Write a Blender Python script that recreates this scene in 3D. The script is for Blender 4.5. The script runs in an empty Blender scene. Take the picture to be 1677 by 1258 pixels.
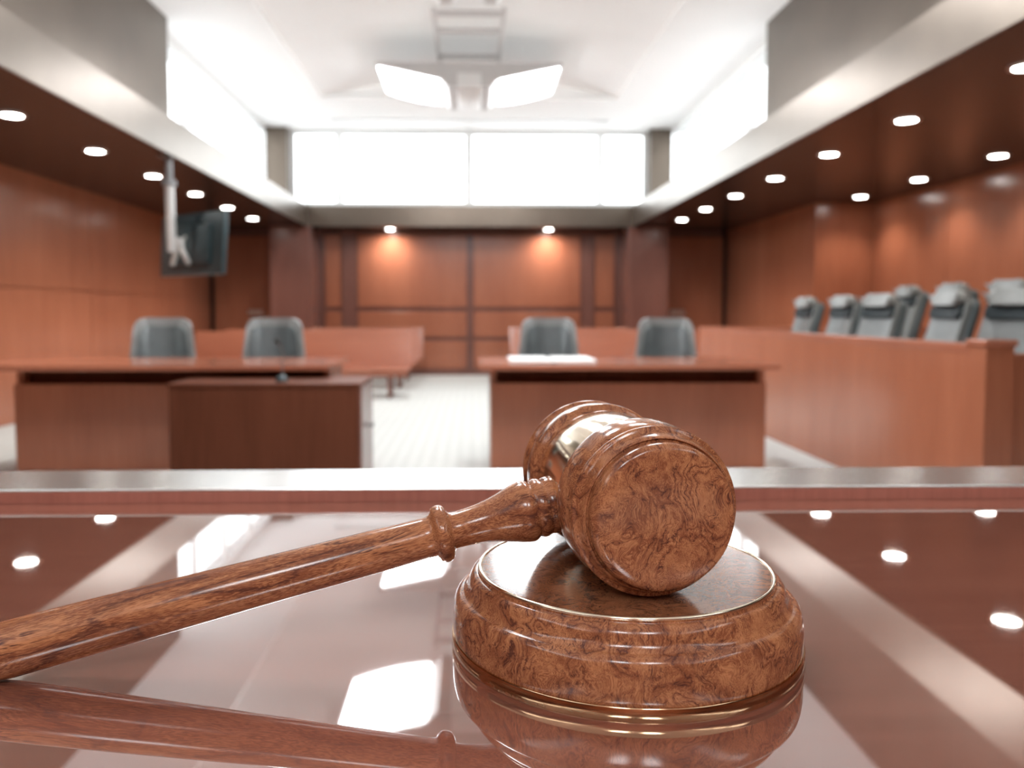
import bpy, bmesh, math, random
from mathutils import Vector, Matrix
random.seed(7)
S = bpy.context.scene
C = S.collection
PI = math.pi

# ------------------------------------------------------------------ helpers
def link(o, parent=None):
    C.objects.link(o)
    if parent is not None:
        o.parent = parent
    return o

def obj(name, bm, mat, parent=None, smooth=None, loc=None, rot=None):
    bmesh.ops.recalc_face_normals(bm, faces=bm.faces)
    me = bpy.data.meshes.new(name)
    bm.to_mesh(me); bm.free()
    me.materials.append(mat)
    if smooth is not None:
        for p in me.polygons: p.use_smooth = True
        me.set_sharp_from_angle(angle=math.radians(smooth))
    o = bpy.data.objects.new(name, me)
    link(o, parent)
    if loc is not None: o.location = loc
    if rot is not None: o.rotation_euler = rot
    return o

def struct(name, bm, mat, parent=None, smooth=None):
    o = obj(name, bm, mat, parent, smooth)
    o['kind'] = 'structure'
    return o

def thing(name, label, cat, loc=(0, 0, 0), rot=(0, 0, 0), group=None):
    o = bpy.data.objects.new(name, None)
    o.empty_display_size = .1
    link(o)
    o.location = loc; o.rotation_euler = rot
    o['label'] = label; o['category'] = cat
    if group: o['group'] = group
    return o

def copy_tree(root, label, loc, rot=None):
    r = root.copy(); C.objects.link(r)
    r.location = loc
    if rot is not None: r.rotation_euler = rot
    r['label'] = label
    for ch in list(root.children):
        c = ch.copy(); C.objects.link(c); c.parent = r
        for g in list(ch.children):
            d = g.copy(); C.objects.link(d); d.parent = c
    return r

def B(): return bmesh.new()

def box(bm, x0, x1, y0, y1, z0, z1, bev=0.0, seg=2):
    co = [(x0,y0,z0),(x1,y0,z0),(x1,y1,z0),(x0,y1,z0),(x0,y0,z1),(x1,y0,z1),(x1,y1,z1),(x0,y1,z1)]
    v = [bm.verts.new(c) for c in co]
    fs = [bm.faces.new([v[i] for i in q]) for q in
          ((0,3,2,1),(4,5,6,7),(0,1,5,4),(1,2,6,5),(2,3,7,6),(3,0,4,7))]
    if bev > 0:
        es = list({e for f in fs for e in f.edges})
        bmesh.ops.bevel(bm, geom=es, offset=bev, segments=seg, affect='EDGES', profile=.5)
    return bm

def prism(bm, pts, y0, y1):            # polygon in (x, z) swept along y
    a = [bm.verts.new((x, y0, z)) for x, z in pts]
    b = [bm.verts.new((x, y1, z)) for x, z in pts]
    n = len(pts)
    bm.faces.new(a); bm.faces.new(b[::-1])
    for i in range(n):
        bm.faces.new((a[i], a[(i+1) % n], b[(i+1) % n], b[i]))
    return bm

def lathe(bm, prof, seg=96, axis='Z', origin=(0, 0, 0), closed=False):
    rings = []
    ox, oy, oz = origin
    for r, z in prof:
        if r < 1e-6:
            p = (0, 0, z)
            rings.append([p])
        else:
            rings.append([(r*math.cos(2*PI*i/seg), r*math.sin(2*PI*i/seg), z) for i in range(seg)])
    V = []
    for ring in rings:
        row = []
        for (x, y, z) in ring:
            if axis == 'X': q = (z, x, y)
            elif axis == 'Y': q = (y, z, x)
            else: q = (x, y, z)
            row.append(bm.verts.new((q[0]+ox, q[1]+oy, q[2]+oz)))
        V.append(row)
    pairs = list(zip(V[:-1], V[1:]))
    if closed: pairs.append((V[-1], V[0]))
    for a, b in pairs:
        if len(a) == 1 and len(b) == 1: continue
        for i in range(seg):
            j = (i+1) % seg
            if len(a) == 1: bm.faces.new((a[0], b[i], b[j]))
            elif len(b) == 1: bm.faces.new((a[i], a[j], b[0]))
            else: bm.faces.new((a[i], a[j], b[j], b[i]))
    return bm

def rod(bm, p0, p1, r0, r1=None, seg=16):
    r1 = r0 if r1 is None else r1
    p0 = Vector(p0); p1 = Vector(p1); d = (p1-p0).normalized()
    u = d.orthogonal().normalized(); w = d.cross(u)
    a = [bm.verts.new(p0 + r0*(math.cos(2*PI*i/seg)*u + math.sin(2*PI*i/seg)*w)) for i in range(seg)]
    b = [bm.verts.new(p1 + r1*(math.cos(2*PI*i/seg)*u + math.sin(2*PI*i/seg)*w)) for i in range(seg)]
    bm.faces.new(a[::-1]); bm.faces.new(b)
    for i in range(seg):
        bm.faces.new((a[i], a[(i+1) % seg], b[(i+1) % seg], b[i]))
    return bm

def tube(bm, pts, r, seg=10):
    for p, q in zip(pts[:-1], pts[1:]): rod(bm, p, q, r, r, seg)
    return bm

def slab(bm, w0, w1, h, t, cr, bev, curve=0.0, z0=0.0, y0=0.0):
    """upright rounded panel in x-z, width w0 at foot and w1 at top, curved about z"""
    pts = []
    def corner(cx, cz, a0):
        for k in range(7):
            a = a0 + k*PI/12
            pts.append((cx+cr*math.cos(a), cz+cr*math.sin(a)))
    nx = 10
    corner(w0/2-cr, cr, -PI/2); corner(w1/2-cr, h-cr, 0)
    corner(-w1/2+cr, h-cr, PI/2); corner(-w0/2+cr, cr, PI)
    a = [bm.verts.new((x, y0-t/2, z0+z)) for x, z in pts]
    b = [bm.verts.new((x, y0+t/2, z0+z)) for x, z in pts]
    f0 = bm.faces.new(a); f1 = bm.faces.new(b[::-1]); n = len(pts)
    for i in range(n): bm.faces.new((a[i], b[i], b[(i+1) % n], a[(i+1) % n]))
    es = list(set(f0.edges) | set(f1.edges))
    bmesh.ops.bevel(bm, geom=es, offset=bev, segments=3, affect='EDGES', profile=.5)
    if curve:
        W = max(w0, w1)
        for k in range(1, nx):
            x = -W/2 + W*k/nx
            bmesh.ops.bisect_plane(bm, geom=list(bm.verts)+list(bm.edges)+list(bm.faces), plane_co=(x, 0, 0), plane_no=(1, 0, 0))
        for v in bm.verts: v.co.y -= curve*(2*v.co.x/W)**2
    return bm

# ------------------------------------------------------------------ materials
def new_mat(name):
    m = bpy.data.materials.new(name); m.use_nodes = True
    nt = m.node_tree
    for n in list(nt.nodes): nt.nodes.remove(n)
    out = nt.nodes.new('ShaderNodeOutputMaterial')
    p = nt.nodes.new('ShaderNodeBsdfPrincipled')
    nt.links.new(p.outputs[0], out.inputs[0])
    return m, nt, p, out

def setp(p, **k):
    nm = dict(col='Base Color', rough='Roughness', metal='Metallic', ior='IOR', spec='Specular IOR Level',
              coat='Coat Weight', coatr='Coat Roughness', coation='Coat IOR', aniso='Anisotropic')
    for a, v in k.items():
        p.inputs[nm[a]].default_value = (v[0], v[1], v[2], 1) if a == 'col' else v

def plain(name, col, rough=.4, vary=.06, scale=8, **k):
    m, nt, p, out = new_mat(name)
    setp(p, rough=rough, **k)
    N = nt.nodes.new; L = nt.links.new
    tc = N('ShaderNodeTexCoord'); no = N('ShaderNodeTexNoise'); no.inputs['Scale'].default_value = scale
    no.inputs['Detail'].default_value = 4
    L(tc.outputs['Object'], no.inputs['Vector'])
    r = N('ShaderNodeValToRGB')
    r.color_ramp.elements[0].position = .3; r.color_ramp.elements[1].position = .7
    r.color_ramp.elements[0].color = (*[c*(1-vary) for c in col], 1)
    r.color_ramp.elements[1].color = (*[min(1, c*(1+vary)) for c in col], 1)
    L(no.outputs['Fac'], r.inputs[0]); L(r.outputs[0], p.inputs['Base Color'])
    return m

def grain(name, c0, c1, rough=.3, scale=(60, 60, 2.2), broad=(3, 3, .35), bump=0, **k):
    """straight-grained veneer, grain runs along the axis with the small scale"""
    m, nt, p, out = new_mat(name)
    setp(p, rough=rough, **k)
    N = nt.nodes.new; L = nt.links.new
    tc = N('ShaderNodeTexCoord')
    mp = N('ShaderNodeMapping'); mp.inputs['Scale'].default_value = scale
    L(tc.outputs['Object'], mp.inputs[0])
    a = N('ShaderNodeTexNoise'); a.inputs['Scale'].default_value = 1; a.inputs['Detail'].default_value = 5
    a.inputs['Roughness'].default_value = .6; a.inputs['Distortion'].default_value = .3
    L(mp.outputs[0], a.inputs['Vector'])
    mb = N('ShaderNodeMapping'); mb.inputs['Scale'].default_value = broad
    L(tc.outputs['Object'], mb.inputs[0])
    b = N('ShaderNodeTexNoise'); b.inputs['Scale'].default_value = 1; b.inputs['Detail'].default_value = 2
    L(mb.outputs[0], b.inputs['Vector'])
    mx = N('ShaderNodeMath'); mx.operation = 'MULTIPLY_ADD'; mx.inputs[1].default_value = .45
    L(b.outputs['Fac'], mx.inputs[0])
    s = N('ShaderNodeMath'); s.operation = 'MULTIPLY'; s.inputs[1].default_value = .55
    L(a.outputs['Fac'], s.inputs[0]); L(s.outputs[0], mx.inputs[2])
    r = N('ShaderNodeValToRGB')
    r.color_ramp.elements[0].position = .36; r.color_ramp.elements[1].position = .64
    r.color_ramp.elements[0].color = (*c0, 1); r.color_ramp.elements[1].color = (*c1, 1)
    L(mx.outputs[0], r.inputs[0]); L(r.outputs[0], p.inputs['Base Color'])
    if bump:
        bp = N('ShaderNodeBump'); bp.inputs['Strength'].default_value = bump; bp.inputs['Distance'].default_value = .0005
        L(a.outputs['Fac'], bp.inputs['Height']); L(bp.outputs[0], p.inputs['Normal'])
    return m

def burl(name, stretch=(1, 1, 1), warp=1.0, light=(.53, .218, .098), mid=(.235, .075, .034), dark=(.085, .028, .021),
         fib=(2400, 2400, 260), veins=12.0, run=(1, 1, .5), rough=.16, tone_pos=(.38, .70), vein_amt=.92, pore_amt=.85, **k):
    """swirling figured wood: warped coordinates drive ragged contour veins, short bent fibres and dark pore clusters"""
    m, nt, p, out = new_mat(name)
    setp(p, rough=rough, **k)
    N = nt.nodes.new; L = nt.links.new
    def mth(op, a, b=None, c=None):
        n = N('ShaderNodeMath'); n.operation = op
        for i, x in enumerate((a, b, c)):
            if x is None: continue
            if isinstance(x, (int, float)): n.inputs[i].default_value = x
            else: L(x, n.inputs[i])
        return n.outputs[0]
    def vm(op, a, b=None, sc=None):
        n = N('ShaderNodeVectorMath'); n.operation = op
        L(a, n.inputs[0])
        if b is not None:
            if isinstance(b, tuple): n.inputs[1].default_value = b
            else: L(b, n.inputs[1])
        if sc is not None: n.inputs['Scale'].default_value = sc
        return n.outputs[0]
    def noise(v, sc, det=2, ro=.5):
        n = N('ShaderNodeTexNoise'); n.inputs['Scale'].default_value = sc; n.inputs['Detail'].default_value = det
        n.inputs['Roughness'].default_value = ro
        L(v, n.inputs['Vector']); return n
    def rng(x, a, b, c=0.0, d=1.0):
        n = N('ShaderNodeMapRange'); n.interpolation_type = 'SMOOTHSTEP'
        for i, q in ((1, a), (2, b), (3, c), (4, d)): n.inputs[i].default_value = q
        L(x, n.inputs[0]); return n.outputs[0]
    tc = N('ShaderNodeTexCoord')
    v0 = vm('MULTIPLY', tc.outputs['Object'], stretch)
    def wrp(v, sc, amt):
        n = noise(v, sc, 2)
        return vm('ADD', v, vm('SCALE', vm('SUBTRACT', n.outputs['Color'], (.5, .5, .5)), sc=amt*warp))
    w1 = wrp(v0, 28, .040)
    w2 = wrp(w1, 85, .012)
    w3 = wrp(w2, 500, .0026)              # ragged vein edges
    # short fibres that bend with the warp
    fb = noise(vm('MULTIPLY', w2, fib), 1, 2, .6).outputs['Fac']
    fbr = rng(fb, .36, .64)
    # ragged contour veins, present only in patches
    f = noise(vm('MULTIPLY', w3, run), 40, 1.5, .5).outputs['Fac']
    band = mth('PINGPONG', mth('MULTIPLY', f, veins), .5)
    vein = rng(mth('MULTIPLY_ADD', fb, .22, band), .125, .20, 1, 0)
    mk = rng(noise(v0, 44, 2).outputs['Fac'], .39, .54)
    vn = mth('MULTIPLY', mth('MULTIPLY', vein, mk), mth('MULTIPLY_ADD', fbr, -.25, 1.0))
    # soft dark side to each vein, like growth rings
    shade = mth('MULTIPLY', rng(band, .0, .5, 1, 0), mk)
    tone = noise(w2, 62, 5, .62).outputs['Fac']
    tv = mth('ADD', mth('ADD', mth('MULTIPLY', tone, .80), mth('MULTIPLY', fbr, .30)), mth('MULTIPLY', shade, -.20))
    r = N('ShaderNodeValToRGB')
    r.color_ramp.elements[0].position = tone_pos[0]; r.color_ramp.elements[0].color = (*mid, 1)
    r.color_ramp.elements[1].position = tone_pos[1]; r.color_ramp.elements[1].color = (*light, 1)
    L(tv, r.inputs[0])
    pr = rng(noise(vm('MULTIPLY', w2, tuple(q*.42 for q in fib)), 1, 2, .5).outputs['Fac'], .53, .64)
    pm = rng(noise(w1, 55, 3).outputs['Fac'], .48, .64)
    dk = mth('MAXIMUM', mth('MULTIPLY', vn, vein_amt), mth('MULTIPLY', mth('MULTIPLY', pr, pm), pore_amt))
    mix = N('ShaderNodeMix'); mix.data_type = 'RGBA'
    L(dk, mix.inputs[0]); L(r.outputs[0], mix.inputs[6]); mix.inputs[7].default_value = (*dark, 1)
    L(mix.outputs[2], p.inputs['Base Color'])
    return m

def glow(name, col, strength):
    m = bpy.data.materials.new(name); m.use_nodes = True
    nt = m.node_tree
    for n in list(nt.nodes): nt.nodes.remove(n)
    out = nt.nodes.new('ShaderNodeOutputMaterial'); e = nt.nodes.new('ShaderNodeEmission')
    e.inputs[0].default_value = (*col, 1); e.inputs[1].default_value = strength
    nt.links.new(e.outputs[0], out.inputs[0])
    return m

def pane_mat(name):
    m = bpy.data.materials.new(name); m.use_nodes = True
    nt = m.node_tree
    for n in list(nt.nodes): nt.nodes.remove(n)
    N = nt.nodes.new; L = nt.links.new
    out = N('ShaderNodeOutputMaterial'); t = N('ShaderNodeBsdfTransparent'); g = N('ShaderNodeBsdfGlossy')
    t.inputs[0].default_value = (.97, .98, .98, 1); g.inputs['Roughness'].default_value = .02
    fr = N('ShaderNodeFresnel')
    ge = N('ShaderNodeNewGeometry'); io = N('ShaderNodeMath'); io.operation = 'MULTIPLY_ADD'   # same reflectance on both faces
    io.inputs[1].default_value = 1/1.5-1.5; io.inputs[2].default_value = 1.5
    L(ge.outputs['Backfacing'], io.inputs[0]); L(io.outputs[0], fr.inputs[0])
    mx = N('ShaderNodeMixShader')
    L(fr.outputs[0], mx.inputs[0]); L(t.outputs[0], mx.inputs[1]); L(g.outputs[0], mx.inputs[2]); L(mx.outputs[0], out.inputs[0])
    return m

def carpet_mat():
    m, nt, p, out = new_mat('carpet')
    setp(p, rough=.9, spec=.2)
    N = nt.nodes.new; L = nt.links.new
    tc = N('ShaderNodeTexCoord')
    w = N('ShaderNodeTexWave'); w.bands_direction = 'X'; w.inputs['Scale'].default_value = 3.2; w.inputs['Distortion'].default_value = .4
    w.inputs['Detail'].default_value = 2
    L(tc.outputs['Object'], w.inputs['Vector'])
    n = N('ShaderNodeTexNoise'); n.inputs['Scale'].default_value = 90; L(tc.outputs['Object'], n.inputs['Vector'])
    r = N('ShaderNodeValToRGB'); r.color_ramp.elements[0].color = (.45, .455, .43, 1); r.color_ramp.elements[1].color = (.55, .555, .53, 1)
    a = N('ShaderNodeMath'); a.operation = 'MULTIPLY_ADD'; a.inputs[1].default_value = .5; L(n.outputs['Fac'], a.inputs[0])
    h = N('ShaderNodeMath'); h.operation = 'MULTIPLY'; h.inputs[1].default_value = .5
    L(w.outputs['Fac'], h.inputs[0]); L(h.outputs[0], a.inputs[2])
    L(a.outputs[0], r.inputs[0]); L(r.outputs[0], p.inputs['Base Color'])
    return m

M = {}
M['cherry'] = grain('cherry_veneer', (.305, .100, .051), (.39, .137, .072), rough=.24, ior=1.6)
M['cherry_x'] = grain('cherry_veneer_level', (.31, .105, .060), (.40, .145, .085), rough=.16, scale=(2.2, 60, 60), broad=(.35, 3, 3), ior=1.6)
M['mahogany'] = grain('mahogany_trim', (.15, .062, .046), (.20, .085, .064), rough=.24, ior=1.55)
M['espresso'] = grain('espresso_panel', (.014, .010, .008), (.027, .018, .014), rough=.24, ior=1.4, scale=(60, 2.2, 60), broad=(3, .35, 3))
M['darkbrown'] = grain('dark_cabinet_veneer', (.092, .027, .013), (.130, .041, .021), rough=.5, ior=1.2)
M['bench_top'] = grain('lacquered_bench_top', (.225, .078, .051), (.30, .112, .076), rough=.025, scale=(9, 420, 420), broad=(3, 60, 60), ior=2.0, coat=1.0, coatr=.02, coation=2.5)
M['bench_lip'] = grain('bench_lip_veneer', (.34, .115, .080), (.44, .160, .115), rough=.3, scale=(160, 160, 6), ior=1.5)
M['rail_metal'] = plain('brushed_rail_cap', (.76, .745, .72), rough=.24, metal=1.0, vary=.03, scale=30)
M['taupe'] = plain('taupe_bronze_cladding', (.140, .114, .092), rough=.33, metal=.95, vary=.12, scale=1.3)
M['white'] = plain('white_plaster', (.93, .925, .91), rough=.75, vary=.01, scale=2)
M['frame_white'] = plain('white_window_frame', (.80, .81, .80), rough=.5, vary=.01)
M['pane'] = pane_mat('clear_window_pane')
M['carpet'] = carpet_mat()
M['burl'] = burl('burl_walnut', ior=1.47, rough=.15)
M['burl_top'] = burl('burl_walnut_polished', ior=2.0, rough=.13, fib=(260, 2400, 2400), run=(.5, 1, 1), light=(.34, .135, .062), mid=(.20, .070, .032), dark=(.045, .016, .011))
M['handle'] = burl('straight_walnut', stretch=(.22, 1, 1), warp=.45, fib=(900, 2000, 2000), veins=6, run=(.6, 1, 1), ior=1.47, rough=.16, vein_amt=.8, pore_amt=.9)
M['gold'] = plain('pale_gold', (.86, .74, .58), rough=.13, metal=1.0, vary=.05, scale=60)
M['bronze'] = plain('bronze_gold', (.56, .36, .21), rough=.12, metal=1.0, vary=.05, scale=60)
M['leather'] = plain('grey_leather', (.075, .092, .094), rough=.34, vary=.12, scale=14, ior=1.6)
M['leather_pale'] = plain('pale_grey_leather', (.185, .193, .187), rough=.38, vary=.10, scale=14, ior=1.6)
M['leather_mid'] = plain('mid_grey_leather', (.115, .124, .121), rough=.38, vary=.10, scale=14, ior=1.55)
M['shell'] = plain('slate_chair_shell', (.040, .054, .057), rough=.42, vary=.1, scale=14)
M['leather_dark'] = plain('charcoal_leather', (.014, .022, .025), rough=.5, ior=1.3, vary=.12, scale=14)
M['plastic'] = plain('dark_slate_plastic', (.030, .050, .056), rough=.34, vary=.08, scale=10)
M['black'] = plain('black_glass', (.012, .014, .015), rough=.1, vary=.05)
M['grey_metal'] = plain('light_grey_metal', (.62, .61, .59), rough=.32, metal=.4, vary=.04)
M['mid_metal'] = plain('mid_grey_metal', (.22, .22, .22), rough=.35, metal=.5, vary=.05)
M['steel'] = plain('brushed_steel', (.60, .56, .53), rough=.3, metal=.9, vary=.04)
M['paper'] = plain('white_paper', (.86, .86, .84), rough=.8, vary=.02)
M['lamp_body'] = plain('grey_lamp_housing', (.60, .59, .58), rough=.45, vary=.02)
M['lamp_soft'] = plain('pale_lamp_hub', (.82, .82, .81), rough=.4, vary=.02)
M['glow_panel'] = glow('lit_diffuser', (.95, .975, 1), 17.0)
M['glow_lens'] = glow('lit_downlight_lens', (1, .97, .92), 26.0)

# ------------------------------------------------------------------ room shell
ZS, XL, XR, XRC, YB = 2.53, -4.54, 4.48, 5.25, 14.45
ZC = 4.10
FX0, FX1, FY = -2.70, 2.66, 13.60
YF = -6.0
struct('floor', box(B(), -4.74, 5.45, YF-.2, YB+.2, -.12, 0), M['carpet'])
# left wall with shallow panel reveals
bm = B()
ys = [YF, -2.6, -.1, 2.4, 4.9, 7.4, 9.9, 12.2, YB]
for a, b in zip(ys[:-1], ys[1:]):
    box(bm, XL-.03, XL, a+.006, b-.006, 0, 1.345)
    box(bm, XL-.03, XL, a+.006, b-.006, 1.357, ZS)
box(bm, XL-.2, XL-.025, YF-.2, YB+.2, 0, ZS)
struct('wall_left', bm, M['cherry'])
# right wall: shallow stretch by the back, then the jury alcove
bm = B()
box(bm, XR, XRC+.2, 10.66, YB+.2, 0, ZS)
for a, b in zip([YF, -2.6, -.1, 2.4, 4.9, 7.2, 9.0], [-2.6, -.1, 2.4, 4.9, 7.2, 9.0, 10.66]):
    box(bm, XRC, XRC+.03, a+.006, b-.006, 0, ZS)
box(bm, XRC+.025, XRC+.2, YF-.2, 10.66, 0, ZS)
struct('wall_right', bm, M['cherry'])
# back wall panels, stiles and rails
bm = B()
box(bm, XL-.2, XRC+.2, YB, YB+.2, 0, 2.85)
struct('wall_back', bm, M['mahogany'])
k = 1
bm = B()
for x0, x1 in ((-2.56, -2.285), (-1.995, -.095), (.03, 1.905), (2.16, 2.50)):
    for z0, z1 in ((.11, .60), (.67, 1.115), (1.195, 2.45)):
        box(bm, x0, x1, YB-.035, YB-.002, z0, z1, .006, 1)
struct('trim_%d' % k, bm, M['cherry']); k += 1
bm = B()
for x0, x1 in ((-2.27, -2.01), (1.92, 2.145), (-.08, .015)):
    box(bm, x0, x1, YB-.05, YB-.002, 0, ZS)
struct('trim_%d' % k, bm, M['mahogany']); k += 1
struct('baseboard_back', box(B(), -2.64, 2.60, YB-.06, YB-.003, 0, .095), M['mahogany'])
# columns carrying the beams
for x0, x1 in ((-3.33, -2.655), (2.60, 3.27)):
    struct('trim_%d' % k, box(B(), x0, x1, FY+.02, YB-.002, 0, ZS-.002, .01, 1), M['mahogany']); k += 1
# door leaves in the outer bays, with lever plates
for i, (x0, x1, hx) in enumerate(((XL+.06, -3.36, -3.77), (3.30, XR-.06, 3.62))):
    d = struct('door_%d' % (i+1), box(B(), x0, x1, YB-.045, YB-.002, .005, 2.42, .004, 1), M['cherry'])
    bm = B()
    box(bm, hx-.13, hx+.13, YB-.062, YB-.044, 1.055, 1.145, .006, 1)
    rod(bm, (hx-.09, YB-.06, 1.10), (hx-.09, YB-.11, 1.10), .014); rod(bm, (hx-.10, YB-.105, 1.10), (hx+.12, YB-.105, 1.10), .013)
    h = struct('door_handle', bm, M['steel'], d)
# corner posts
for x0, x1 in ((XL, XL+.055), (XR-.055, XR)):
    struct('trim_%d' % k, box(B(), x0, x1, YB-.07, YB-.002, 0, ZS-.002), M['espresso']); k += 1
# front wall behind the camera
struct('wall_front', box(B(), XL-.2, XRC+.2, YF-.2, YF, 0, 4.5), M['cherry'])
# soffits
struct('trim_%d' % k, box(B(), XL-.2, FX0-.02, YF, YB+.2, ZS, 2.85), M['espresso']); k += 1
struct('trim_%d' % k, box(B(), FX1+.02, XRC+.2, YF, YB+.2, ZS, 2.85), M['espresso']); k += 1
struct('trim_%d' % k, box(B(), FX0-.02, FX1+.02, FY+.02, YB+.2, ZS, 2.85), M['espresso']); k += 1
# beam fascias
struct('trim_%d' % k, box(B(), FX0-.02, FX0, YF, FY+.02, ZS-.012, 2.855), M['taupe']); k += 1
struct('trim_%d' % k, box(B(), FX1, FX1+.02, YF, FY+.02, ZS-.012, 2.855), M['taupe']); k += 1
struct('trim_%d' % k, box(B(), FX0, FX1, FY, FY+.02, ZS-.012, 2.855), M['taupe']); k += 1
# upper piers and upper solid walls
for x0, x1, y0, y1 in ((-3.34, -2.99, 13.50, 13.80), (2.92, 3.28, 13.50, 13.80)):
    struct('trim_%d' % k, box(B(), x0, x1, y0, y1, 2.85, ZC), M['taupe']); k += 1
for x0, x1 in ((-3.40, -3.10), (3.06, 3.36)):
    struct('trim_%d' % k, box(B(), x0, x1, .002, 8.60, 2.85, ZC+.3), M['taupe']); k += 1
# clerestory windows
def window(n, axis, fixed, a0, a1, z0, z1, mull, w=.07):
    bm = B(); d = .05
    def piece(p0, p1, q0, q1, dd=d):
        if axis == 'x': box(bm, p0, p1, fixed-dd/2, fixed+dd/2, q0, q1)
        else: box(bm, fixed-dd/2, fixed+dd/2, p0, p1, q0, q1)
    piece(a0, a1, z0, z0+w); piece(a0, a1, z1-w, z1); piece(a0, a0+w, z0+w, z1-w); piece(a1-w, a1, z0+w, z1-w)
    for mm in mull: piece(mm-w*.9, mm+w*.9, z0+w, z1-w)
    root = struct('window_%d' % n, bm, M['frame_white'])
    bm = B()
    if axis == 'x': box(bm, a0+w*.5, a1-w*.5, fixed-.004, fixed+.004, z0+w*.5, z1-w*.5)
    else: box(bm, fixed-.004, fixed+.004, a0+w*.5, a1-w*.5, z0+w*.5, z1-w*.5)
    struct('window_pane', bm, M['pane'], root)
window(1, 'x', 13.76, -2.985, 2.915, 2.852, ZC-.002, (-2.19, -.047, 2.136))
window(2, 'y', -3.37, 8.602, 13.498, 2.852, ZC-.002, (9.85, 11.05, 12.25))
window(3, 'y', 3.32, 8.602, 13.498, 2.852, ZC-.002, (9.85, 11.05, 12.25))
window(4, 'y', -3.14, YF, 0.0, 2.852, ZC-.002, (-4.8, -3.6, -2.4, -1.2))  # added window, unseen behind the camera, to light the gavel
window(5, 'y', 3.10, YF, 0.0, 2.852, ZC-.002, (-4.8, -3.6, -2.4, -1.2))  # its opposite, likewise added out of view as light for the gavel
# ceiling: flat border with a long shallow vault let into it
CX0, CX1, CY0, CY1 = -2.10, 2.04, -5.4, 11.72
bm = B()
for x0, x1, y0, y1 in ((-3.62, CX0, YF, 13.9), (CX1, 3.58, YF, 13.9), (CX0, CX1, CY1, 13.9), (CX0, CX1, YF, CY0)):
    box(bm, x0, x1, y0, y1, ZC, ZC+.06)
n = 28; cm, hw = (CX0+CX1)/2, (CX1-CX0)/2
arc = [(cm+hw*(2*i/n-1), ZC+.035+.24*(1-(2*i/n-1)**2)) for i in range(n+1)]
prism(bm, [(CX0, ZC+.75)]+arc+[(CX1, ZC+.75)], CY0-.02, CY1+.02)
for y0, y1 in ((CY0-.1, CY0), (CY1, CY1+.1)): box(bm, CX0-.1, CX1+.1, y0, y1, ZC+.05, ZC+.75)
for x0, x1 in ((CX0-.1, CX0), (CX1, CX1+.1)): box(bm, x0, x1, CY0, CY1, ZC+.05, ZC+.75)
struct('ceiling', bm, M['white'])
vent = struct('trim_%d' % k, box(B(), -2.2, 2.14, 12.93, 13.07, ZC-.012, ZC-.001), M['lamp_body']); k += 1

# ------------------------------------------------------------------ lights of the room
def make_downlight(label, loc):
    t = thing('recessed_downlight', label, 'ceiling light', loc, group='recessed downlights in the soffit')
    obj('trim_ring', lathe(B(), [(.072, -.001), (.072, -.008), (.098, -.007), (.100, -.001)], 40, closed=True), M['steel'], t, 50)
    obj('lens', lathe(B(), [(0, -.005), (.072, -.005), (.072, -.001), (0, -.001)], 40), M['glow_lens'], t)
    return t
ordinal = ['nearest', 'second', 'third', 'fourth', 'fifth', 'sixth', 'seventh', 'eighth']
ysp = [4.78, 6.10, 7.42, 8.74, 10.05, 11.34, 12.63]
spots = []
rowl = 'recessed downlight in the left soffit, %s of its row counting from the bench'
rowi = 'recessed downlight beside the right beam, %s of its row counting from the bench'
rowo = 'recessed downlight over the jury chairs, %s of the outer row counting from the bench'
for i, y in enumerate(ysp): spots.append((rowl % ordinal[i], (-3.33, y, ZS)))
for i, y in enumerate(ysp): spots.append((rowi % ordinal[i], (3.23, y, ZS)))
for i, y in enumerate([4.80, 6.12, 7.45, 8.78, 10.10]): spots.append((rowo % ordinal[i], (4.80, y, ZS)))
spots.append(('round recessed downlight washing the left half of the back panelling', (-1.40, 14.16, ZS)))
spots.append(('round recessed downlight washing the right half of the back panelling', (1.32, 14.16, ZS)))
d0 = make_downlight(*spots[0])
allspots = [d0]+[copy_tree(d0, *s) for s in spots[1:]]
sl = bpy.data.lights.new('downlight_beam', 'SPOT')
sl.energy = 26; sl.spot_size = math.radians(125); sl.spot_blend = .7; sl.shadow_soft_size = .05; sl.color = (1, .93, .84)
for t in allspots:
    wash = 'back panelling' in t['label']
    if wash and 'sw' not in globals():
        sw = sl.copy(); sw.energy = 42; sw.color = (1, .95, .89); sw.spot_size = math.radians(168); sw.spot_blend = 1
    o = bpy.data.objects.new('downlight_beam', sw if wash else sl); C.objects.link(o); o.parent = t; o.location = (0, 0, -.02)

M['glow_added_fill'] = glow('added_fill_glow', (.95, .975, 1), 5.0)  # light strips added out of sight on the ledges to brighten the ceiling
for sd, x0 in (('left', -2.98), ('right', 2.80)):
    t = thing('added_fill_strip', 'long unseen fill light strip added on the ledge above the %s beam' % sd, 'added fill light', (x0+.07, 3.6, 2.851))
    obj('channel', box(B(), -.08, .08, -9.4, 9.4, 0, .012), M['frame_white'], t)
    obj('strip', box(B(), -.055, .055, -9.38, 9.38, .012, .020), M['glow_added_fill'], t)

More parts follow.
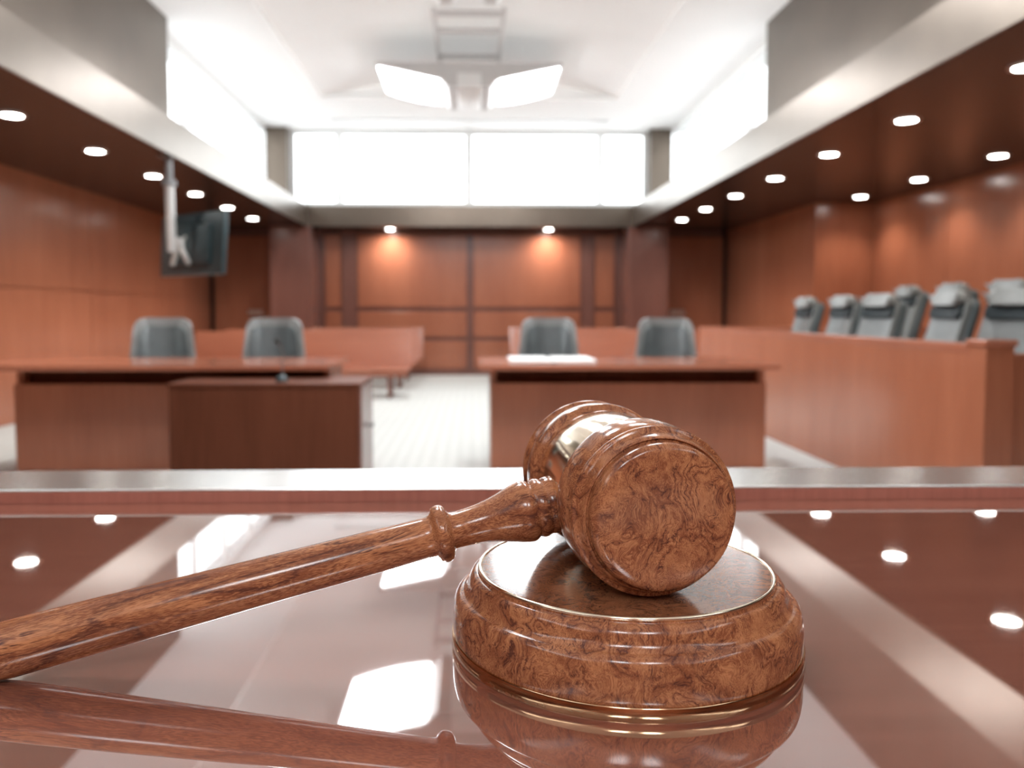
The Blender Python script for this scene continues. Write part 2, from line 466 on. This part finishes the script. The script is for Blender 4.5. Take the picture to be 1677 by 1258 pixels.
def make_pendant(label, loc):
    t = thing('pendant_light', label, 'ceiling light', loc, group='winged pendant lights along the vault')
    # local z = 0 at the lowest point of the hub (world 3.74)
    pts = [(-1.10, .275), (1.10, .275), (1.08, .235), (.34, .082), (.25, 0), (-.25, 0), (-.34, .082), (-1.08, .235)]
    obj('housing', prism(B(), pts, -.55, .55), M['lamp_body'], t)
    for s in (-1, 1):
        bm = B(); nn = 10
        up, lo = [], []
        for i in range(nn+1):
            f_ = i/nn
            x = .36+.70*f_; z = .082+.150*f_ - .028*math.sin(PI*f_)
            lo.append((s*x, z-.020)); up.append((s*x, z-.004))
        prism(bm, lo+up[::-1], -.52, .52)
        obj('diffuser', bm, M['glow_panel'], t)
    obj('hub', box(B(), -.15, .15, -.56, .56, -.012, .17, .03, 3), M['lamp_soft'], t, 40)
    bm = B()
    for x in (-.36, .36):
        box(bm, x-.02, x+.02, -1.85, .45, .40, .44)
    for y in (-1.72, -1.20, -.30): box(bm, -.36, .36, y-.05, y+.05, .405, .435)
    obj('suspension_frame', bm, M['lamp_body'], t)
    for x in (-.36, .36):
        for y in (-.35, .35):
            obj('rod', rod(B(), (x, y, .27), (x, y, .636), .009, seg=10), M['grey_metal'], t)
    return t
p0 = make_pendant('grey pendant light with two upswept glowing wings, hanging before the back windows', (-.03, 10.30, 3.74))
copy_tree(p0, 'winged pendant light next nearer than the one before the back windows', (-.03, 6.90, 3.84))
copy_tree(p0, 'winged pendant light next nearer again, over the near end of the hall', (-.03, 3.50, 3.74))
copy_tree(p0, 'winged pendant light behind the judge bench', (-.03, -3.40, 3.74))  # extra pendant added out of view to throw light from the front

# ------------------------------------------------------------------ judge's bench in the foreground
ZD = .88
t = thing('judge_bench', 'long polished mahogany judge bench under the gavel, raised lip along its far edge', 'bench', (0, 0, 0))
obj('bench_top', box(B(), -2.3, 2.3, .12, .947, ZD-.045, ZD, .002, 2), M['bench_top'], t)
obj('raised_lip', box(B(), -2.3, 2.3, .947, 1.060, ZD-.045, ZD+.0130, .001, 1), M['bench_lip'], t)
obj('rail_cap', box(B(), -2.3, 2.3, .9465, 1.062, ZD+.0130, ZD+.0160, .0012, 2), M['rail_metal'], t)
bm = B()
box(bm, -2.28, 2.28, 1.00, 1.04, 0, ZD-.045)
box(bm, -2.28, -2.24, .2, 1.0, 0, ZD-.045); box(bm, 2.24, 2.28, .2, 1.0, 0, ZD-.045)
obj('front_panel', bm, M['cherry'], t)

# ------------------------------------------------------------------ sound block
t = thing('sound_block', 'round burl wood sound block with gold bands under the gavel head', 'sound block', (.1015, .5396, ZD))
base = [(0, .0015), (.110, .0015), (.1125, .004), (.1138, .0078), (.1141, .0085), (.1144, .011), (.1144, .0170), (.1142, .0225), (.1136, .0272), (.1128, .0303), (.1122, .0316),
        (.1113, .0330), (.1099, .0342), (.1083, .0348), (.1075, .0349), (.1071, .0352), (.1062, .0360), (.1050, .0376), (.1041, .0396), (.1037, .0414), (.1034, .0426),
        (.1028, .0442), (.1016, .0460), (.1001, .0473), (.0987, .0479), (.0979, .0479), (.0976, .0483), (.0975, .0494)]
obj('body', lathe(B(), base+[(.0940, .0496), (0, .0496)], 160), M['burl'], t, 35)
obj('top_panel', lathe(B(), [(0, .0490), (.0946, .0490), (.0949, .0500), (.0944, .0505), (0, .0505)], 128), M['burl_top'], t, 30)
tor = [(.0963+.0015*math.cos(a*PI/8), .0500+.0014*math.sin(a*PI/8)) for a in range(16)]
obj('rim_ring', lathe(B(), tor, 160, closed=True), M['gold'], t, 60)
obj('base_band', lathe(B(), [(.108, 0), (.1148, 0), (.1153, .0006), (.1153, .0076), (.1149, .0081), (.1139, .0081), (.108, .0081)], 160, closed=True), M['bronze'], t, 40)

# ------------------------------------------------------------------ gavel
ZT = ZD+.0506
R2 = .0520
g = thing('gavel', 'carved burl wood gavel with a gold band, head resting on the sound block', 'gavel', (.0982, .5452, ZT))
aX = math.radians(7.92)                       # head axis turned a little off straight at the camera
half = [(0, .0893), (.020, .0892), (.034, .0888), (.0398, .0881), (.0418, .0871), (.0428, .0856), (.0432, .0838), (.0433, .0815), (.0433, .0784), (.0440, .0779), (.0445, .0789), (.0449, .0794),
        (.0455, .0788), (.0461, .0775), (.0467, .0756), (.0473, .0738), (.0481, .0724), (.0491, .0717), (.0500, .0715), (.0507, .0710), (.0511, .0702), (.0511, .0692), (.0506, .0680), (.0494, .0667),
        (.0478, .0655), (.0464, .0645), (.0460, .0638), (.0464, .0631), (.0478, .0620), (.0493, .0600), (.0505, .0570), (.0513, .0530), (.0518, .0480), (.0520, .0430), (.0520, .0400), (.0516, .0381),
        (.0507, .0369), (.0490, .0362), (.0478, .0352), (.0471, .0325), (.0468, .0295), (.0466, .0265)]
prof = half + [(r, -z) for r, z in half[::-1]]
hd = obj('head', lathe(B(), [(r, -z) for r, z in prof], 160, axis='Y'), M['burl'], g, 38, (0, 0, R2), (0, 0, aX))
obj('gold_band', lathe(B(), [(.0464, .0275), (.0479, .0272), (.0481, .0262), (.0481, -.0262), (.0479, -.0272), (.0464, -.0275)], 128, axis='Y', closed=True),
    M['gold'], g, 40, (0, 0, R2), (0, 0, aX))
hp = [(.010, .030), (.0188, .0440), (.0192, .0475), (.0187, .0500), (.0183, .0512), (.0187, .0522), (.0194, .0540), (.0195, .0562), (.0188, .0584), (.0182, .0594),
      (.0186, .0602), (.0199, .0618), (.0205, .0640), (.0202, .0672), (.0190, .0720), (.0172, .0780), (.0153, .0840), (.0138, .0900), (.0128, .0960),
      (.0121, .1030), (.0117, .1090), (.0117, .1140), (.0121, .1158), (.0132, .1166), (.0158, .1172), (.0178, .1186), (.0186, .1206), (.0187, .1228), (.0182, .1250),
      (.0168, .1264), (.0148, .1272), (.0136, .1282), (.0131, .1300), (.0130, .1340), (.0132, .1450), (.0135, .1600), (.0139, .1850), (.0144, .2150), (.0149, .2450),
      (.0155, .2750), (.0161, .3100), (.0166, .3450), (.0169, .3700), (.0169, .3900), (.0163, .4010), (.0147, .4100), (.0118, .4180), (.0070, .4230), (0, .4245)]
dirh = Vector((-.96477, -.15136, -.215195)).normalized()
q = Vector((-1, 0, 0)).rotation_difference(dirh)
h = obj('handle', lathe(B(), [(r, -z) for r, z in hp], 96, axis='X'), M['handle'], g, 40, (0, 0, R2))
h.rotation_mode = 'QUATERNION'; h.rotation_quaternion = q

# ------------------------------------------------------------------ counsel tables
def counsel_table(label, x0, x1, px0, px1, y0=5.30, y1=6.25):
    t = thing('counsel_table', label, 'table', ((x0+x1)/2, (y0+y1)/2, 0), group='counsel tables facing the bench')
    cx, cy = (x0+x1)/2, (y0+y1)/2
    obj('table_top', box(B(), x0-cx, x1-cx, y0-cy, y1-cy, .725, .76, .004, 2), M['cherry_x'], t)
    obj('modesty_panel', box(B(), px0-cx, px1-cx, y0+.26-cy, y0+.30-cy, .03, .618), M['cherry'], t)
    obj('overhang_shade_strip', box(B(), px0+.04-cx, px1-.04-cx, y0+.40-cy, y0+.43-cy, .52, .725), M['darkbrown'], t)  # set-back dark strip above the panel, imitating shade under the table top
    for a in (px0, px1-.04):
        obj('side_panel', box(B(), a-cx, a+.04-cx, y0+.30-cy, y1-.12-cy, 0, .725), M['cherry'], t)
    return t
counsel_table('cherry wood counsel table on the left, dark cabinet standing against its front', -3.42, -.93, -3.08, -.97)
counsel_table('cherry wood counsel table on the right, white papers lying on it', .045, 2.02, .125, 2.02)
t = thing('cabinet', 'low dark brown wood cabinet in front of the left counsel table', 'cabinet', (-1.245, 5.19, 0))
bm = box(B(), -.565, .565, -.285, .285, .04, .660); box(bm, -.53, .53, -.25, .27, 0, .04)
obj('body', bm, M['darkbrown'], t)
obj('cabinet_top', box(B(), -.575, .575, -.295, .29, .660, .677, .002, 1), M['darkbrown'], t)
d = obj('door', box(B(), .565, .581, -.275, .275, .05, .655, .002, 1), M['mahogany'], t)
bm = B(); rod(bm, (.581, .03, .385), (.602, .03, .385), .008); lathe(bm, [(0, .012), (.014, .009), (.018, 0), (.014, -.009), (0, -.012)], 16, 'X', (.608, .03, .385))
obj('knob', bm, M['mid_metal'], d, 40)
t = thing('microphone', 'small black gooseneck microphone on the dark cabinet', 'microphone', (-1.166, 5.03, .677))
obj('base', lathe(B(), [(0, 0), (.036, 0), (.038, .012), (.030, .030), (.012, .040), (0, .041)], 24), M['plastic'], t, 40)
obj('gooseneck', tube(B(), [(0, 0, .03), (.006, .0, .09), (.010, .01, .15), (.006, -.01, .20), (-.005, -.045, .235)], .0045), M['mid_metal'], t, 40)
obj('capsule', rod(B(), (-.005, -.045, .235), (-.016, -.085, .255), .008, .010), M['black'], t, 40)
t = thing('open_file', 'open file of white papers on the right counsel table before a chair', 'papers', (.55, 5.78, .76))
for s in (-1, 1):
    obj('page_stack', box(B(), .015*s if s > 0 else -.29, .29 if s > 0 else -.015, -.29, .23, 0, .020, .003, 1), M['paper'], t)
obj('spine', box(B(), -.015, .015, -.29, .23, 0, .010), M['lamp_body'], t)

# ------------------------------------------------------------------ counsel chairs
def make_chair(label, loc, rz):
    t = thing('office_chair', label, 'chair', loc, (0, 0, rz), group='grey leather chairs behind the counsel tables')
    obj('seat', box(B(), -.25, .25, -.25, .24, .42, .52, .04, 3), M['leather'], t, 40)
    # faces -y
    b = obj('backrest', slab(B(), .53, .44, .56, .055, .085, .022, .05), M['leather_pale'], t, 40, (0, .23, .50), (math.radians(-9), 0, 0))
    obj('back_pad', slab(B(), .43, .355, .44, .028, .06, .012, .045, .05, -.034), M['leather'], b, 40)
    for s in (-1, 1):
        bm = B(); box(bm, s*.29-.03, s*.29+.03, -.20, .20, .66, .70, .015, 2)
        rod(bm, (s*.29, .14, .45), (s*.29, .14, .67), .016); rod(bm, (s*.24, .14, .455), (s*.30, .14, .455), .016)
        obj('armrest', bm, M['leather_dark'], t, 40)
    obj('column', rod(B(), (0, 0, .09), (0, 0, .43), .028), M['mid_metal'], t, 40)
    bm = B()
    for i in range(5):
        a = 2*PI*i/5
        rod(bm, (0, 0, .10), (.28*math.cos(a), .28*math.sin(a), .065), .026, .016, 10)
    obj('base', bm, M['mid_metal'], t, 40)
    for i in range(5):
        a = 2*PI*i/5
        obj('caster', rod(B(), (.28*math.cos(a)-.015*math.sin(a), .28*math.sin(a)+.015*math.cos(a), .03),
                          (.28*math.cos(a)+.015*math.sin(a), .28*math.sin(a)-.015*math.cos(a), .03), .03), M['plastic'], t, 40)
    return t
c0 = make_chair('grey leather office chair, farthest left behind the left counsel table', (-2.42, 6.42, 0), math.radians(16))
copy_tree(c0, 'grey leather office chair behind the left counsel table, near the microphone', (-1.575, 6.42, 0), (0, 0, math.radians(6)))
copy_tree(c0, 'grey leather office chair behind the open white papers', (.615, 6.42, 0), (0, 0, math.radians(-2)))
copy_tree(c0, 'grey leather office chair at the right end of the right counsel table', (1.56, 6.42, 0), (0, 0, math.radians(-6)))

# ------------------------------------------------------------------ gallery pews
def make_pew(label, loc, W, side):
    t = thing('gallery_pew', label, 'pew', loc, group='wooden gallery pews')
    # local: x from 0 (aisle end) to side*W, front at y = 0, faces -y
    def bx(x0, x1, *r, **k):
        a, b = sorted((side*x0, side*x1)); return box(B(), a, b, *r, **k)
    obj('seat', bx(0, W, 0, .44, .345, .385, bev=.012), M['cherry_x'], t)
    obj('apron', bx(.015, W-.015, .03, .055, .285, .345), M['cherry_x'], t)
    bk = bx(.0, W, 0, .035, 0, .50, bev=.008)
    obj('backrest', bk, M['cherry_x'], t, None, (0, .43, .365), (math.radians(-13), 0, 0))
    for x in (.25, W/2, W-.25):
        bm = B(); prism(bm, [(side*x-.03, .345), (side*x+.03, .345), (side*x+.022, 0), (side*x-.022, 0)], .06, .12)
        obj('leg', bm, M['mahogany'], t)
        bm = B(); prism(bm, [(side*x-.03, .345), (side*x+.03, .345), (side*x+.022, 0), (side*x-.022, 0)], .36, .42)
        obj('leg', bm, M['mahogany'], t)
    return t
rows = ['front', 'middle', 'rear']
pl = make_pew('front of the three cherry wood pews left of the aisle', (-.81, 10.42, 0), 2.86, -1)
copy_tree(pl, 'middle of the three cherry wood pews left of the aisle', (-.81, 11.80, 0))
copy_tree(pl, 'rear of the three cherry wood pews left of the aisle', (-.81, 13.15, 0))
pr = make_pew('front of the three cherry wood pews right of the aisle', (.62, 10.42, 0), 2.86, 1)
copy_tree(pr, 'middle of the three cherry wood pews right of the aisle', (.62, 11.80, 0))
copy_tree(pr, 'rear of the three cherry wood pews right of the aisle', (.62, 13.15, 0))

# ------------------------------------------------------------------ jury box
t = thing('jury_box', 'long cherry wood jury box front with a capped rail and square end post', 'jury box', (2.6, 6.6, 0))
JX, JY = 2.6, 6.6
bm = B()
box(bm, 0, .05, 4.22-JY, 9.30-JY, 0, .888)
box(bm, .05, XRC-.01-JX, 9.25-JY, 9.30-JY, 0, .888)
obj('side_panel', bm, M['cherry'], t)
bm = B(); box(bm, -.003, .06, 4.22-JY, 9.31-JY, .888, .940, .006, 2); box(bm, .06, XRC-.01-JX, 9.24-JY, 9.31-JY, .888, .940, .006, 2)
obj('top_rail', bm, M['cherry_x'], t)
bm = B(); box(bm, .0, .145, 4.075-JY, 4.22-JY, 0, .930)
ep = obj('end_post', bm, M['cherry'], t)
obj('post_cap', box(B(), -.012, .157, 4.063-JY, 4.232-JY, .930, .962, .005, 2), M['cherry_x'], ep)
bm = B(); box(bm, .145, XRC-.01-JX, 4.12-JY, 4.17-JY, 0, .868); box(bm, .145, XRC-.01-JX, 4.10-JY, 4.19-JY, .868, .890, .004, 1)
obj('end_panel', bm, M['cherry'], t)
t = thing('riser', 'low carpeted riser under the back row of jury chairs', 'platform', (4.5, 6.7, 0))
obj('platform', box(B(), -.62, .74, -2.48, 2.50, 0, .105), M['carpet'], t)

def make_juror(label, loc, rz, yaw):
    t = thing('jury_chair', label, 'chair', loc, (0, 0, rz), group='high backed grey chairs in the jury box')
    obj('seat', box(B(), -.235, .235, -.25, .24, .40, .50, .04, 3), M['leather'], t, 40)
    b = obj('backrest', slab(B(), .45, .385, .78, .050, .07, .02, .03), M['leather_mid'], t, 40, (0, .20, .455), (math.radians(-16), 0, 0))
    obj('headrest', slab(B(), .37, .345, .105, .085, .045, .034, .03, .70, -.045), M['leather_pale'], b, 40)
    obj('headrest_shade_band', slab(B(), .382, .372, .090, .04, .02, .012, .03, .615, -.026), M['leather_dark'], b, 40)  # dark band put in as the shade below the headrest
    obj('back_shell', slab(B(), .47, .405, .77, .055, .07, .020, .03, .005, .050), M['shell'], b, 40)
    for s in (-1, 1):
        bm = B(); box(bm, s*.265-.025, s*.265+.025, -.20, .18, .62, .66, .015, 2)
        rod(bm, (s*.265, .08, .43), (s*.265, .08, .63), .016); rod(bm, (s*.22, .08, .435), (s*.275, .08, .435), .016)
        obj('armrest', bm, M['leather_dark'], t, 40)
    obj('column', rod(B(), (0, 0, .02), (0, 0, .41), .035), M['mid_metal'], t, 40)
    obj('base', lathe(B(), [(0, 0), (.20, 0), (.20, .012), (.05, .03), (0, .03)], 28), M['mid_metal'], t, 40)
    return t
# backs lean to +x; chairs look towards -x, each swivelled a little
ang = lambda d: math.radians(-90+d)
fr = 'grey front row jury chair, %s'
br = 'grey jury chair raised in the back row, %s'
j0 = make_juror(fr % 'farthest from the bench', (2.96, 8.05, 0), ang(0), 0)
copy_tree(j0, fr % 'second from the gallery end', (2.96, 7.22, 0), (0, 0, ang(2)))
copy_tree(j0, fr % 'middle one turned towards the bench', (2.98, 6.55, 0), (0, 0, ang(10)))
copy_tree(j0, fr % 'second from the end post', (2.96, 5.62, 0), (0, 0, ang(-2)))
copy_tree(j0, fr % 'nearest, just beyond the end post', (3.06, 4.93, 0), (0, 0, ang(18)))
copy_tree(j0, br % 'farthest one visible', (3.86, 7.84, .105), (0, 0, ang(-2)))
copy_tree(j0, br % 'the middle one', (3.86, 7.08, .105), (0, 0, ang(0)))
copy_tree(j0, br % 'the nearest one', (3.86, 6.28, .105), (0, 0, ang(8)))

# ------------------------------------------------------------------ monitor hung from the left soffit
t = thing('hanging_monitor', 'dark monitor seen from behind, hung on a grey pole from the left soffit', 'monitor', (-2.775, 7.66, ZS))
bm = box(B(), -.07, .07, -.07, .07, -.012, -.001)
obj('ceiling_plate', bm, M['mid_metal'], t)
obj('upper_pole', rod(B(), (0, 0, -.01), (0, 0, -.27), .030), M['mid_metal'], t, 40)
obj('collar', lathe(B(), [(.0, -.225), (.060, -.225), (.064, -.24), (.060, -.27), (0, -.27)], 24), M['mid_metal'], t, 40)
obj('pole', rod(B(), (0, 0, -.265), (.012, .0, -.87), .040), M['grey_metal'], t, 40)
mon = obj('casing', box(B(), -.50, .50, -.02, .03, -.29, .29, .012, 2), M['plastic'], t, 40, (.145, .17, -.79), (math.radians(-4), 0, math.radians(-38)))
obj('rear_bulge', box(B(), -.33, .33, -.055, -.018, -.20, .18, .03, 3), M['plastic'], mon, 40)
obj('screen', box(B(), -.48, .48, .030, .033, -.27, .27), M['black'], mon)
bm = B()
hx = -.09
for sx, sz in ((-.13, -.19), (.14, -.19)): rod(bm, (hx, -.085, 0), (hx+sx, -.062, sz), .027, .025, 12)
for sx, sz in ((-.06, .06), (.07, .07)): rod(bm, (hx, -.085, 0), (hx+sx, -.062, sz), .016, .014, 12)
lathe(bm, [(0, -.125), (.05, -.12), (.055, -.06), (0, -.055)], 20, 'Y', (hx, 0, 0))
obj('bracket', bm, M['grey_metal'], mon, 40)

# ------------------------------------------------------------------ world, camera, view
w = bpy.data.worlds.new('overcast_sky'); S.world = w; w.use_nodes = True
bg = w.node_tree.nodes['Background']; bg.inputs[0].default_value = (.93, .97, 1, 1); bg.inputs[1].default_value = 3.4

F = 1341.0; PPX, PPY = 805.0, 588.0; VPX, VPY = 773.0, 512.0
Yc = Vector(((VPX-PPX)/F, (VPY-PPY)/F, 1)).normalized()
Zc = Vector((0, -Yc.z, Yc.y)).normalized()
Xc = Yc.cross(Zc)
right = Vector((Xc.x, Yc.x, Zc.x)); down = Vector((Xc.y, Yc.y, Zc.y)); fwd = Vector((Xc.z, Yc.z, Zc.z))
cd = bpy.data.cameras.new('camera'); cam = bpy.data.objects.new('camera', cd); C.objects.link(cam)
up, back = -down, -fwd
cam.matrix_world = Matrix(((right.x, up.x, back.x, 0), (right.y, up.y, back.y, 0), (right.z, up.z, back.z, 1.10), (0, 0, 0, 1)))
cd.sensor_fit = 'HORIZONTAL'; cd.sensor_width = 36; cd.lens = 36*F/1677
cd.shift_x = (838.5-PPX)/1677; cd.shift_y = -(629-PPY)/1677
cd.clip_start = .02; cd.clip_end = 100
cd.dof.use_dof = True; cd.dof.focus_distance = .50; cd.dof.aperture_fstop = 6.3
S.camera = cam
vs = S.view_settings
vs.view_transform = 'Standard'; vs.look = 'None'; vs.gamma = 1; vs.use_curve_mapping = False
vs.exposure = 0.88
S.cycles.use_denoising = True
S.cycles.max_bounces = 10; S.cycles.diffuse_bounces = 6; S.cycles.glossy_bounces = 5
S.cycles.sample_clamp_indirect = 8
